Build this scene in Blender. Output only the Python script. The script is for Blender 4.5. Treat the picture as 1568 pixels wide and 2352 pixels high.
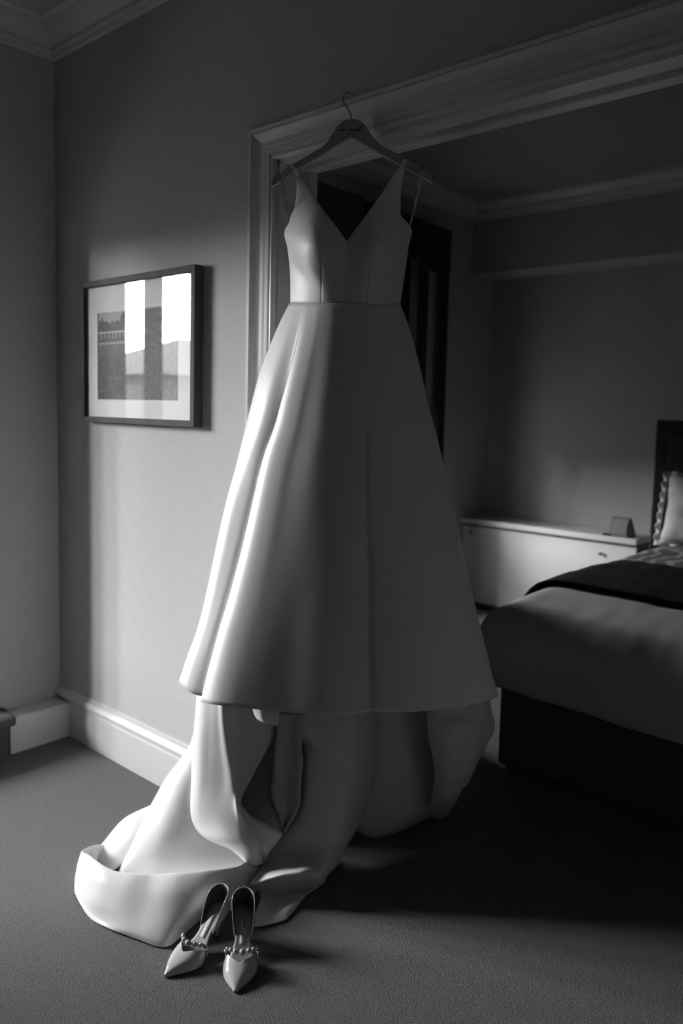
import bpy, bmesh, math, random
import numpy as np
from mathutils import Vector, Matrix, noise
random.seed(7)
SC = bpy.context.scene
COL = SC.collection
for o in list(bpy.data.objects):
    bpy.data.objects.remove(o)

# ------------------------------------------------------------------ camera
YAW, PITCH, ROLL, FPX, CY, CX = 0.7191888729767041, -0.09426217276501435, 0.024365342865482698, 1795.82, 1112.68, 784.0
CAM = np.array([3.0959033, -1.70129718, 1.42])
FW = np.array([-math.sin(YAW) * math.cos(PITCH), math.cos(YAW) * math.cos(PITCH), math.sin(PITCH)])
_r = np.array([math.cos(YAW), math.sin(YAW), 0.0])
_u = np.cross(_r, FW)
RI = math.cos(ROLL) * _r + math.sin(ROLL) * _u
UP = -math.sin(ROLL) * _r + math.cos(ROLL) * _u
cam = bpy.data.cameras.new('camera')
cam.sensor_fit = 'VERTICAL'
cam.sensor_height = 36.0
cam.sensor_width = 24.0
cam.lens = FPX / 2352 * 36.0
cam.shift_y = -(1176 - CY) / 2352
cam.clip_start = 0.05
cam.dof.use_dof = True
cam.dof.focus_distance = 2.05
cam.dof.aperture_fstop = 2.2
cam_o = bpy.data.objects.new('camera', cam)
M = Matrix.Identity(4)
for i in range(3):
    M[i][0], M[i][1], M[i][2], M[i][3] = RI[i], UP[i], -FW[i], CAM[i]
cam_o.matrix_world = M
COL.objects.link(cam_o)
SC.camera = cam_o

# ------------------------------------------------------------------ sky, exposure
SKY = 82.0
w = bpy.data.worlds.new('overcast_sky')
SC.world = w
w.use_nodes = True
bg = w.node_tree.nodes['Background']
bg.inputs[0].default_value = (1, 1, 1, 1)
bg.inputs[1].default_value = SKY
SC.view_settings.view_transform = 'Standard'
SC.view_settings.look = 'None'
SC.view_settings.exposure = 0.0
SC.view_settings.gamma = 1.0
SC.view_settings.use_curve_mapping = False
cy = SC.cycles
cy.max_bounces, cy.diffuse_bounces, cy.glossy_bounces, cy.transmission_bounces, cy.transparent_max_bounces = 5, 3, 2, 2, 5
cy.caustics_reflective = cy.caustics_refractive = False
cy.use_denoising = True
cy.use_adaptive_sampling = True
cy.adaptive_threshold = .025

# bay window (left of the frame), bedroom window and an added fill window, all in real walls
BAY = dict(x=-1.40, y0=-2.48, y1=-1.22, z0=0.80, z1=2.50)
BEDWIN = dict(y0=2.34, y1=2.64, z0=0.62, z1=1.30)
FILLWIN = dict(y0=1.33, y1=1.45, z0=0.80, z1=2.00)  # unseen window added behind the cupboard to brighten the bedroom


def portal(name, loc, sx, sy, rot):
    l = bpy.data.lights.new(name, 'AREA')
    l.shape = 'RECTANGLE'
    l.size, l.size_y = sx, sy
    l.cycles.is_portal = True
    o = bpy.data.objects.new(name, l)
    o.location = loc
    o.rotation_euler = rot
    COL.objects.link(o)


portal('bay_window_portal', (BAY['x'] - .02, (BAY['y0'] + BAY['y1']) / 2, (BAY['z0'] + BAY['z1']) / 2),
       BAY['z1'] - BAY['z0'], BAY['y1'] - BAY['y0'], (0, -math.pi / 2, 0))
portal('bedroom_window_portal', (-.155, (BEDWIN['y0'] + BEDWIN['y1']) / 2, (BEDWIN['z0'] + BEDWIN['z1']) / 2),
       BEDWIN['z1'] - BEDWIN['z0'], BEDWIN['y1'] - BEDWIN['y0'], (0, -math.pi / 2, 0))


portal('fill_window_portal', (-.155, (FILLWIN['y0'] + FILLWIN['y1']) / 2, (FILLWIN['z0'] + FILLWIN['z1']) / 2),
       FILLWIN['z1'] - FILLWIN['z0'], FILLWIN['y1'] - FILLWIN['y0'], (0, -math.pi / 2, 0))


# ------------------------------------------------------------------ projection helpers (pixel + distance -> place)
def ray(px, py):
    return FW + RI * ((px - CX) / FPX) - UP * ((py - CY) / FPX)


def onz(px, py, z=0.0):
    d = ray(px, py)
    return CAM + d * ((z - CAM[2]) / d[2])


def ony(px, py, y):
    d = ray(px, py)
    return CAM + d * ((y - CAM[1]) / d[1])


def onx(px, py, x):
    d = ray(px, py)
    return CAM + d * ((x - CAM[0]) / d[0])


def onplane(px, py, p, n):
    d = ray(px, py)
    return CAM + d * (((p - CAM) @ n) / (d @ n))


def at(px, py, dep=None):
    """point seen at px,py at distance dep along the view axis; None or too far -> resting on the carpet"""
    d = ray(px, py)
    if d[2] < -0.02:
        fl = (0.004 - CAM[2]) / d[2]
        dep = fl if dep is None else min(dep, fl)
    return CAM + d * dep


# ------------------------------------------------------------------ materials
MATS = {}


def mat(name, col, rough=0.6, spec=0.35, metal=0.0, sheen=0.0, coat=0.0, var=None, bump=None, var_scale=(1, 1, 1), bump_scale=(1, 1, 1)):
    """col: grey value. var=(scale, amount) colour variation, bump=(scale, strength, distance)"""
    if name in MATS:
        return MATS[name]
    m = bpy.data.materials.new(name)
    m.use_nodes = True
    nt = m.node_tree
    b = nt.nodes['Principled BSDF']
    c = (col, col, col, 1) if not isinstance(col, tuple) else col
    b.inputs['Base Color'].default_value = c
    b.inputs['Roughness'].default_value = rough
    b.inputs['Specular IOR Level'].default_value = spec
    b.inputs['Metallic'].default_value = metal
    b.inputs['Sheen Weight'].default_value = sheen
    b.inputs['Coat Weight'].default_value = coat
    tc = nt.nodes.new('ShaderNodeTexCoord')
    if var:
        mp = nt.nodes.new('ShaderNodeMapping')
        mp.inputs['Scale'].default_value = var_scale
        nz = nt.nodes.new('ShaderNodeTexNoise')
        nz.inputs['Scale'].default_value = var[0]
        nz.inputs['Detail'].default_value = 6
        nz.inputs['Roughness'].default_value = .65
        rp = nt.nodes.new('ShaderNodeValToRGB')
        a = var[1]
        lo, hi = c[0] * (1 - a), c[0] * (1 + a)
        rp.color_ramp.elements[0].position = .3
        rp.color_ramp.elements[1].position = .7
        rp.color_ramp.elements[0].color = (lo, lo, lo, 1)
        rp.color_ramp.elements[1].color = (hi, hi, hi, 1)
        nt.links.new(tc.outputs['Object'], mp.inputs[0])
        nt.links.new(mp.outputs[0], nz.inputs['Vector'])
        nt.links.new(nz.outputs[0], rp.inputs[0])
        nt.links.new(rp.outputs[0], b.inputs['Base Color'])
    if bump:
        mp = nt.nodes.new('ShaderNodeMapping')
        mp.inputs['Scale'].default_value = bump_scale
        nz = nt.nodes.new('ShaderNodeTexNoise')
        nz.inputs['Scale'].default_value = bump[0]
        nz.inputs['Detail'].default_value = 4
        bp = nt.nodes.new('ShaderNodeBump')
        bp.inputs['Strength'].default_value = bump[1]
        bp.inputs['Distance'].default_value = bump[2]
        nt.links.new(tc.outputs['Object'], mp.inputs[0])
        nt.links.new(mp.outputs[0], nz.inputs['Vector'])
        nt.links.new(nz.outputs[0], bp.inputs['Height'])
        nt.links.new(bp.outputs[0], b.inputs['Normal'])
    MATS[name] = m
    return m


WALLPAPER = mat('woven_wallpaper', .52, .8, .15, var=(14, .10), var_scale=(1.2, 1.2, 28), bump=(40, .25, .002), bump_scale=(1, 1, 14))
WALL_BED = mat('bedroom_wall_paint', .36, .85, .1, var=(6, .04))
CEIL = mat('ceiling_paint', .50, .9, .1)
PAINT = mat('white_gloss_paint', .68, .3, .45, bump=(40, .04, .001))
CARPET = mat('twist_pile_carpet', .205, .95, .05, var=(190, .40), var_scale=(1, 1.6, 1), bump=(210, 1.0, .007), bump_scale=(1, 1.6, 1))
DARKWOOD = mat('dark_stained_wood', .035, .4, .4, var=(8, .25), var_scale=(1, 1, 10))
SATIN = mat('mikado_satin', .77, .42, .35, var=(900, .03), bump=(700, .06, .0004))
SATIN_IN = mat('satin_lining', .66, .5, .25)
TULLE = mat('tulle_lining', .55, .6, .2)
HANGERWOOD = mat('painted_hanger_wood', .50, .5, .3, var=(5, .05), var_scale=(1, 1, 12))
CHROME = mat('polished_steel', .40, .12, .5, metal=1.0)
INK = mat('black_ink', .012, .6, .2)
PATENT = mat('patent_leather', .62, .08, .6, coat=.8)
SHOE_LINING = mat('shoe_lining_leather', .30, .5, .3)
SHOE_TAG = mat('shoe_tag_leather', .48, .5, .3)
SHOE_SOLE = mat('shoe_sole_leather', .10, .5, .3)
PEARL = mat('pearl', .42, .2, .8, coat=.6)
MATBOARD = mat('mat_board', .85, .9, .1)
FRAMEBLACK = mat('frame_wood', .05, .65, .25, var=(10, .2), var_scale=(1, 1, 1))
LINEN = mat('bed_linen', .50, .8, .15, bump=(25, .15, .004))
RUNNER = mat('dark_bed_runner', .018, .85, .1, var=(120, .3))
VALANCE = mat('bed_valance_fabric', .12, .9, .1)
HEADB = mat('headboard_fabric', .03, .7, .2)
DRAPE = mat('dark_drape_fabric', .035, .9, .1)
SHEER = mat('pale_drape_fabric', .22, .9, .1)
FACADE = mat('house_facade', .05, .9, .1, var=(2, .2))
DISPLAY = mat('display_card', .16, .6, .2)
CHAIRFAB = mat('pale_chair_fabric', .6, .8, .1)


def pattern_mat():
    m = bpy.data.materials.new('damask_sheet')
    m.use_nodes = True
    nt = m.node_tree
    b = nt.nodes['Principled BSDF']
    b.inputs['Roughness'].default_value = .75
    tc = nt.nodes.new('ShaderNodeTexCoord')
    wv = nt.nodes.new('ShaderNodeTexWave')
    wv.inputs['Scale'].default_value = 3.0
    wv.inputs['Distortion'].default_value = 9.0
    wv.inputs['Detail'].default_value = 1.5
    wv.inputs['Detail Scale'].default_value = 1.6
    rp = nt.nodes.new('ShaderNodeValToRGB')
    rp.color_ramp.elements[0].position = .62
    rp.color_ramp.elements[1].position = .72
    rp.color_ramp.elements[0].color = (.16, .16, .16, 1)
    rp.color_ramp.elements[1].color = (.5, .5, .5, 1)
    nt.links.new(tc.outputs['Object'], wv.inputs['Vector'])
    nt.links.new(wv.outputs[0], rp.inputs[0])
    nt.links.new(rp.outputs[0], b.inputs['Base Color'])
    return m


def glass_mat():
    m = bpy.data.materials.new('picture_glass')
    m.use_nodes = True
    nt = m.node_tree
    for n in list(nt.nodes):
        nt.nodes.remove(n)
    out = nt.nodes.new('ShaderNodeOutputMaterial')
    lw = nt.nodes.new('ShaderNodeLayerWeight')     # Schlick reflectance of a thin pane, same from both faces
    lw.inputs['Blend'].default_value = .5
    pw = nt.nodes.new('ShaderNodeMath')
    pw.operation = 'POWER'
    pw.inputs[1].default_value = 5
    fr = nt.nodes.new('ShaderNodeMath')
    fr.operation = 'MULTIPLY_ADD'
    fr.inputs[1].default_value = .92
    fr.inputs[2].default_value = .075
    nt.links.new(lw.outputs['Facing'], pw.inputs[0])
    nt.links.new(pw.outputs[0], fr.inputs[0])
    tr = nt.nodes.new('ShaderNodeBsdfTransparent')
    gl = nt.nodes.new('ShaderNodeBsdfGlossy')
    gl.inputs['Roughness'].default_value = .0
    mx = nt.nodes.new('ShaderNodeMixShader')
    nt.links.new(fr.outputs[0], mx.inputs[0])
    nt.links.new(tr.outputs[0], mx.inputs[1])
    nt.links.new(gl.outputs[0], mx.inputs[2])
    nt.links.new(mx.outputs[0], out.inputs[0])
    return m


def print_mat():
    """photographic print: lakeside garden - pale sky corner, dark trees, pale pavilion and water, shrubs"""
    m = bpy.data.materials.new('garden_photo_print')
    m.use_nodes = True
    nt = m.node_tree
    N, L = nt.nodes.new, nt.links.new
    b = nt.nodes['Principled BSDF']
    b.inputs['Roughness'].default_value = .6
    tc = N('ShaderNodeTexCoord')
    sep = N('ShaderNodeSeparateXYZ')
    L(tc.outputs['Generated'], sep.inputs[0])

    def mth(op, a, c=None, d=None):
        n = N('ShaderNodeMath')
        n.operation = op
        for i, v in enumerate((a, c, d)):
            if v is None:
                continue
            if isinstance(v, (int, float)):
                n.inputs[i].default_value = v
            else:
                L(v, n.inputs[i])
        return n.outputs[0]

    def noise_(scale, detail=4, sx=1, sz=1):
        mp = N('ShaderNodeMapping')
        mp.inputs['Scale'].default_value = (sx, 1, sz)
        L(tc.outputs['Generated'], mp.inputs[0])
        nz = N('ShaderNodeTexNoise')
        nz.inputs['Scale'].default_value = scale
        nz.inputs['Detail'].default_value = detail
        L(mp.outputs[0], nz.inputs['Vector'])
        return nz.outputs[0]
    U, V = sep.outputs[0], sep.outputs[2]

    def band(x, a, c):
        return mth('MULTIPLY', mth('GREATER_THAN', x, a), mth('LESS_THAN', x, c))
    fol = noise_(26, 6, 1.2, .8)
    leaf = mth('MULTIPLY', mth('POWER', fol, 6.0), 1.9)
    clump = noise_(5, 3)
    leaf = mth('MULTIPLY', leaf, mth('ADD', clump, .15))
    # sky in the upper left, cut by the tree outline
    edge = mth('ADD', mth('MULTIPLY', noise_(9, 4, 1, .2), .34), .74)
    sky = mth('MULTIPLY', mth('GREATER_THAN', V, edge), mth('LESS_THAN', U, .55))
    c = mth('MAXIMUM', leaf, mth('MULTIPLY', sky, .30))
    # pavilion: pale roof, posts, and its shore line
    left = mth('LESS_THAN', U, .36)
    roof = mth('MULTIPLY', band(V, .745, .765), left)
    posts = mth('MULTIPLY', mth('MULTIPLY', band(V, .69, .745), left),
                mth('GREATER_THAN', mth('SINE', mth('MULTIPLY', U, 130)), .2))
    shore = mth('MULTIPLY', band(mth('ADD', V, mth('MULTIPLY', noise_(12), .02)), .635, .66), left)
    water = mth('MULTIPLY', mth('MULTIPLY', band(V, .50, .63), left), mth('MULTIPLY', noise_(7, 2, 4, .6), .10))
    c = mth('MAXIMUM', c, mth('MULTIPLY', roof, .4))
    c = mth('MAXIMUM', c, mth('MULTIPLY', posts, .2))
    c = mth('MAXIMUM', c, mth('MULTIPLY', shore, .28))
    c = mth('MAXIMUM', c, water)
    fl = mth('GREATER_THAN', noise_(38, 2, 1.3, .7), .68)
    c = mth('MAXIMUM', c, mth('MULTIPLY', mth('MULTIPLY', fl, mth('LESS_THAN', V, .62)), .2))
    c = mth('ADD', c, .006)
    cb = N('ShaderNodeCombineColor')
    for i in range(3):
        L(c, cb.inputs[i])
    L(cb.outputs[0], b.inputs['Base Color'])
    return m


# ------------------------------------------------------------------ object helpers
ORG = {}


def empty(name, loc, label, cat, group=None):
    o = bpy.data.objects.new(name, None)
    o.location = [float(v) for v in loc]
    o.empty_display_size = .05
    COL.objects.link(o)
    ORG[o.name] = np.array(loc, float)
    tag(o, label, cat, group)
    return o


def tag(o, label=None, cat=None, group=None, kind=None):
    if label:
        o['label'] = label
    if cat:
        o['category'] = cat
    if group:
        o['group'] = group
    if kind:
        o['kind'] = kind
    return o


def mesh(name, verts, faces, m, parent=None, smooth=False, origin=None, kind=None):
    """verts in world coordinates"""
    base = ORG[parent.name] if parent is not None else (np.array(origin, float) if origin is not None else np.zeros(3))
    v = np.asarray(verts, float) - base
    me = bpy.data.meshes.new(name)
    me.from_pydata([tuple(p) for p in v], [], [tuple(int(i) for i in f) for f in faces])
    me.materials.append(m)
    if smooth:
        me.polygons.foreach_set('use_smooth', [True] * len(me.polygons))
    me.update()
    o = bpy.data.objects.new(name, me)
    COL.objects.link(o)
    if parent is not None:
        o.parent = parent
        ORG[o.name] = base
    else:
        o.location = base
        ORG[o.name] = base
    if kind:
        o['kind'] = kind
    return o


class Geo:
    def __init__(self):
        self.v, self.f = [], []

    def add(self, v, f):
        n = len(self.v)
        self.v += [np.array(p, float) for p in v]
        self.f += [[i + n for i in q] for q in f]
        return self

    def box(self, a, b):
        x0, y0, z0 = a
        x1, y1, z1 = b
        v = [(x0, y0, z0), (x1, y0, z0), (x1, y1, z0), (x0, y1, z0), (x0, y0, z1), (x1, y0, z1), (x1, y1, z1), (x0, y1, z1)]
        f = [(0, 3, 2, 1), (4, 5, 6, 7), (0, 1, 5, 4), (1, 2, 6, 5), (2, 3, 7, 6), (3, 0, 4, 7)]
        return self.add(v, f)

    def sweep(self, rings, closed_ring=True, caps=True):
        n = len(rings[0])
        v = [p for r in rings for p in r]
        f = []
        m = n if closed_ring else n - 1
        for i in range(len(rings) - 1):
            for j in range(m):
                k = (j + 1) % n
                f.append((i * n + j, i * n + k, (i + 1) * n + k, (i + 1) * n + j))
        if caps and closed_ring:
            f.append(tuple(range(n))[::-1])
            f.append(tuple((len(rings) - 1) * n + j for j in range(n)))
        return self.add(v, f)

    def tube(self, pts, r, n=8, caps=True):
        pts = [np.array(p, float) for p in pts]
        rings = []
        up = np.array([.13, .29, .95])
        for i, p in enumerate(pts):
            t = pts[min(i + 1, len(pts) - 1)] - pts[max(i - 1, 0)]
            t /= np.linalg.norm(t) + 1e-12
            a = np.cross(t, up)
            if np.linalg.norm(a) < .05:
                a = np.cross(t, np.array([1, 0, 0.]))
            a /= np.linalg.norm(a)
            b = np.cross(t, a)
            rr = r[i] if hasattr(r, '__len__') else r
            rings.append([p + rr * (math.cos(2 * math.pi * k / n) * a + math.sin(2 * math.pi * k / n) * b) for k in range(n)])
        return self.sweep(rings, True, caps)

    def build(self, name, m, parent=None, smooth=False, bevel=0, kind=None, origin=None):
        o = mesh(name, self.v, self.f, m, parent, smooth, origin, kind)
        bm = bmesh.new()
        bm.from_mesh(o.data)
        bmesh.ops.recalc_face_normals(bm, faces=bm.faces)
        bm.to_mesh(o.data)
        bm.free()
        if bevel:
            md = o.modifiers.new('bevel', 'BEVEL')
            md.width = bevel
            md.segments = 2
            md.limit_method = 'ANGLE'
        return o


def struct(name, geo, m, bevel=0, smooth=False, parent=None):
    return geo.build(name, m, parent, smooth, bevel, kind='structure' if parent is None else None)


def cr(P, n, axis=0, power=.5):
    """interpolating non-uniform Catmull-Rom along an axis"""
    P = np.moveaxis(np.asarray(P, float), axis, 0)
    k = len(P)
    if k == 2:
        t = np.linspace(0, 1, n).reshape((-1,) + (1,) * (P.ndim - 1))
        return np.moveaxis(P[0] * (1 - t) + P[1] * t, 0, axis)
    dist = np.linalg.norm(np.diff(P, axis=0), axis=-1)
    ch = dist.reshape(k - 1, -1).mean(axis=1) ** power + 1e-6
    T = np.concatenate([[0], np.cumsum(ch)])
    h = np.diff(T)
    S = [(P[i + 1] - P[i]) / h[i] for i in range(k - 1)]
    D = [S[0]] + [(S[i - 1] * h[i] + S[i] * h[i - 1]) / (h[i - 1] + h[i]) for i in range(1, k - 1)] + [S[-1]]
    out = []
    for t in np.linspace(0, T[-1], n):
        i = min(max(int(np.searchsorted(T, t, side='right') - 1), 0), k - 2)
        s = (t - T[i]) / h[i]
        h00 = 2 * s ** 3 - 3 * s ** 2 + 1
        h10 = s ** 3 - 2 * s ** 2 + s
        h01 = -2 * s ** 3 + 3 * s ** 2
        h11 = s ** 3 - s ** 2
        out.append(h00 * P[i] + h10 * h[i] * D[i] + h01 * P[i + 1] + h11 * h[i] * D[i + 1])
    return np.moveaxis(np.array(out), 0, axis)


def grid_faces(nu, nv, wrap=False):
    f = []
    for i in range(nu - 1):
        for j in range(nv if wrap else nv - 1):
            k = (j + 1) % nv
            f.append((i * nv + j, i * nv + k, (i + 1) * nv + k, (i + 1) * nv + j))
    return f


def sheet(name, G, m, parent, thick=.0025, offset=0.0, smooth=True):
    nu, nv = G.shape[:2]
    o = mesh(name, G.reshape(-1, 3), grid_faces(nu, nv), m, parent, smooth)
    if thick:
        md = o.modifiers.new('cloth_thickness', 'SOLIDIFY')
        md.thickness = thick
        md.offset = offset
    return o


def floor_clamp(G, z=.003):
    G[..., 2] = np.maximum(G[..., 2], z)
    return G


def patch(name, rows, m, parent, nu=40, nv=40, thick=.0025, wr=0.0, wscale=9.0, power=.5):
    W = np.array([[at(*p) for p in r] for r in rows])
    G = cr(cr(W, nu, 0, power), nv, 1, power)
    if wr:
        for i in range(nu):
            for j in range(nv):
                p = Vector(G[i, j] * wscale)
                G[i, j] += wr * noise.noise(p) * (-FW) + wr * .5 * noise.noise(p * 2.1) * np.array([0, 0, 1.0])
    return sheet(name, floor_clamp(G), m, parent, thick)


def text_mesh(name, body, size, origin, xd, yd, m, parent, align='CENTER', bold=0.0, shear=0.0, spacing=1.0, lift=None):
    cu = bpy.data.curves.new(name, 'FONT')
    cu.body = body
    cu.size = size
    cu.align_x = align
    cu.align_y = 'CENTER'
    cu.offset = bold
    cu.shear = shear
    cu.space_character = spacing
    cu.resolution_u = 3
    t = bpy.data.objects.new(name, cu)
    COL.objects.link(t)
    bpy.context.view_layer.update()
    me = bpy.data.meshes.new_from_object(t.evaluated_get(bpy.context.evaluated_depsgraph_get()))
    V = [np.array(v.co) for v in me.vertices]
    F = [tuple(p.vertices) for p in me.polygons]
    bpy.data.objects.remove(t)
    bpy.data.curves.remove(cu)
    bpy.data.meshes.remove(me)
    xd, yd = np.array(xd, float), np.array(yd, float)
    xd /= np.linalg.norm(xd)
    yd /= np.linalg.norm(yd)
    P = [np.array(origin) + xd * v[0] + yd * v[1] for v in V]
    if lift:
        P = [lift(p) for p in P]
    return mesh(name, P, F, m, parent)


# ================================================================== THE ROOM
ZC = 2.92            # ceiling
OX0, OX1, OZ = 1.317, 3.05, 2.171    # doorway opening
RX1, RY0 = 5.4, -5.2   # far room walls (out of the picture)
BX1, BYB = 4.4, 3.2    # bedroom
WT = .13               # partition thickness

struct('floor', Geo().box((-.02, RY0, -.06), (RX1, 3.55, 0)), CARPET)
# partition with the doorway
g = Geo()
g.box((-.15, 0, 0), (OX0, WT, ZC)).box((OX1, 0, 0), (RX1, WT, ZC)).box((OX0, 0, OZ), (OX1, WT, ZC))
struct('wall_front', g, WALLPAPER)
# left wall up to the bay opening
BO0, BO1, BH = -1.50, -.34, 2.085
BR0 = -3.2      # far side of the bay room
g = Geo()
g.box((-.15, BO1, 0), (0, 0, ZC)).box((-.15, BO0, BH), (0, BO1, ZC)).box((-.15, RY0, 0), (0, BO0, ZC))
struct('wall_left', g, WALLPAPER)
DARKPAPER = mat('dark_panelled_wall', .40, .8, .15)
struct('wall_right', Geo().box((RX1, RY0, 0), (RX1 + .1, WT, ZC)), DARKPAPER)
struct('wall_rear', Geo().box((-.15, RY0 - .1, 0), (RX1 + .1, RY0, ZC)), DARKPAPER)
struct('ceiling', Geo().box((-2.6, RY0 - .1, ZC), (RX1 + .1, WT, ZC + .1)), CEIL)

# bay with raised floor and window
g = Geo()
x, y0, y1, z0, z1 = BAY['x'], BAY['y0'], BAY['y1'], BAY['z0'], BAY['z1']
g.box((x - .12, BR0 - .1, 0), (x, y0, ZC)).box((x - .12, y1, 0), (x, BO1 + .1, ZC))
g.box((x - .12, y0, 0), (x, y1, z0)).box((x - .12, y0, z1), (x, y1, ZC))
g.box((x, BO1, 0), (-.15, BO1 + .1, ZC)).box((x, BR0 - .1, 0), (-.15, BR0, ZC))
struct('wall_bay', g, mat('bay_wall_paint', .18, .85, .1))
struct('floor_bay', Geo().box((x, BR0, 0), (-.152, BO1, .135)).box((-.152, BO0 + .002, 0), (.085, BO1 + .03, .135)), CARPET)
win = struct('window_1', Geo().box((x - .07, y0, z0), (x - .03, y0 + .05, z1)).box((x - .07, y1 - .05, z0), (x - .03, y1, z1))
             .box((x - .07, y0, z0), (x - .03, y1, z0 + .06)).box((x - .07, y0, z1 - .05), (x - .03, y1, z1)), PAINT)
Geo().box((x - .03, y0 - .06, z0 - .03), (x + .10, y1 + .06, z0)).build('window_sill', PAINT, win)

# white riser beside the carpeted step, then the bullnosed carpet step
struct('trim_1', Geo().box((0, -.275, 0), (.106, 0, .150)), PAINT, bevel=.004)
rings = []
prof = [(.03, 0), (.100, 0), (.103, .10), (.104, .118), (.120, .122), (.130, .132), (.131, .145), (.122, .158), (.104, .164), (.03, .166), (0.002, .166), (0.002, .1)]
ys = np.linspace(-.258, BO0 - .04, 30)
for yy in ys:
    k = min(1, (ys[0] - yy) / .02)
    rings.append([(px_ if px_ < .03 else .03 + (px_ - .03) * (.9 + .1 * k), yy, pz) for px_, pz in prof])
struct('trim_2', Geo().sweep(rings), mat('step_carpet', .16, .95, .05, var=(220, .5), bump=(200, 1.0, .012)), smooth=False)


# cornice, baseboard, architrave: profiles swept along their walls
def along(profile, path):
    """profile (out,z), path: list of (origin xy, outward xy) -> closed rings"""
    return [[(o[0] + n[0] * a, o[1] + n[1] * a, zz) for a, zz in profile] for o, n in path]


cor = [(0, 2.80), (.018, 2.80), (.022, 2.815), (.030, 2.822), (.032, 2.838), (.052, 2.848), (.075, 2.868), (.088, 2.888), (.090, 2.898), (.112, 2.902), (.116, 2.9195), (0, 2.9195)]
struct('trim_3', Geo().sweep(along(cor, [((0, RY0), (1, 0)), ((0, 0), (1, -1)), ((RX1, 0), (0, -1))])), PAINT)
bas = [(0, 0), (.018, 0), (.018, .142), (.013, .146), (.013, .152), (.020, .156), (.022, .170), (.016, .182), (.010, .188), (.009, .200), (0, .203)]
struct('baseboard_front', Geo().sweep(along(bas, [((0, 0), (0, -1)), ((OX0 - .098, 0), (0, -1))])), PAINT)
struct('baseboard_right', Geo().sweep(along(bas, [((OX1 + .098, 0), (0, -1)), ((RX1, 0), (0, -1))])), PAINT)
# architrave profile: (distance out from opening, proud)
arc = [(.0, 0), (.0, .012), (.005, .016), (.010, .016), (.012, .012), (.016, .012), (.018, .018), (.030, .019), (.032, .014), (.035, .014),
       (.042, .016), (.056, .017), (.068, .021), (.076, .028), (.080, .032), (.081, .028), (.084, .028), (.085, .033), (.095, .034), (.097, .031), (.097, 0)]
rings = []
for ox, oz, sx, sz in ((OX0, 0, -1, 0), (OX0, OZ, -1, 1), (OX1, OZ, 1, 1), (OX1, 0, 1, 0)):
    rings.append([(ox + sx * a, -p, oz + sz * a) for a, p in arc])
struct('trim_4', Geo().sweep(rings), PAINT)

# lining with sliding-door slot and inner stop frame
g = Geo()
t = .012
g.box((OX0, 0, 0), (OX0 + t, .088, OZ)).box((OX1 - t, 0, 0), (OX1, .088, OZ)).box((OX0, 0, OZ - t), (OX1, .058, OZ))
struct('trim_5', g, PAINT)
g = Geo()
g.box((OX0 - .01, .102, 0), (OX0 + .043, WT + .004, OZ)).box((OX1 - .043, .102, 0), (OX1 + .01, WT + .004, OZ))
g.box((OX0 - .01, .090, OZ - .016), (OX1 + .01, WT + .004, OZ + .01))
struct('trim_6', g, PAINT, bevel=.003)

# ------------------------------------------------------------------ bedroom shell
NY = 3.5           # niche back wall
NX1 = 1.52
g = Geo()
b = BEDWIN
yy0 = WT
for q in (FILLWIN, BEDWIN):
    g.box((-.15, yy0, 0), (0, q['y0'], ZC)).box((-.15, q['y0'], 0), (0, q['y1'], q['z0'])).box((-.15, q['y0'], q['z1']), (0, q['y1'], ZC))
    yy0 = q['y1']
g.box((-.15, yy0, 0), (0, NY + .1, ZC))
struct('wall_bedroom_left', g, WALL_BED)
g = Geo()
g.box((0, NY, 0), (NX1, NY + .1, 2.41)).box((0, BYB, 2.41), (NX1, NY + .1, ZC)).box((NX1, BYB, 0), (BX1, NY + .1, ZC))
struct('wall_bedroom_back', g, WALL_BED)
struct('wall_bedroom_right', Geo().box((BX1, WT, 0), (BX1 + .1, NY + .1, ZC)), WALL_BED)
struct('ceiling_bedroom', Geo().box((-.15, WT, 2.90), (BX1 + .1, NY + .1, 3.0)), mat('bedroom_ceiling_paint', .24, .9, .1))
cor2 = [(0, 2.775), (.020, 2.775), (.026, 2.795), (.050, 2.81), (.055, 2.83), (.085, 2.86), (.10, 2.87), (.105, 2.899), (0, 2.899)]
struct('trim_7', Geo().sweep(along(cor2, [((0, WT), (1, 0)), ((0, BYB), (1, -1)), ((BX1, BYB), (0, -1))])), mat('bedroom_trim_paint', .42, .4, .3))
for k_, q in enumerate((BEDWIN, FILLWIN)):  # the second frame belongs to the added fill window
    g = Geo()
    e_ = .012
    g.box((-.12, q['y0'], q['z0']), (-.08, q['y0'] + e_, q['z1'])).box((-.12, q['y1'] - e_, q['z0']), (-.08, q['y1'], q['z1']))
    g.box((-.12, q['y0'], q['z0']), (-.08, q['y1'], q['z0'] + e_)).box((-.12, q['y0'], q['z1'] - e_), (-.08, q['y1'], q['z1']))
    struct('window_%d' % (k_ + 2), g, PAINT)
struct('ground_outside', Geo().box((-60, -60, -3.1), (8, 60, -3.0)), mat('street_paving', .07, .9, .1, var=(1, .15)))


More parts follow.
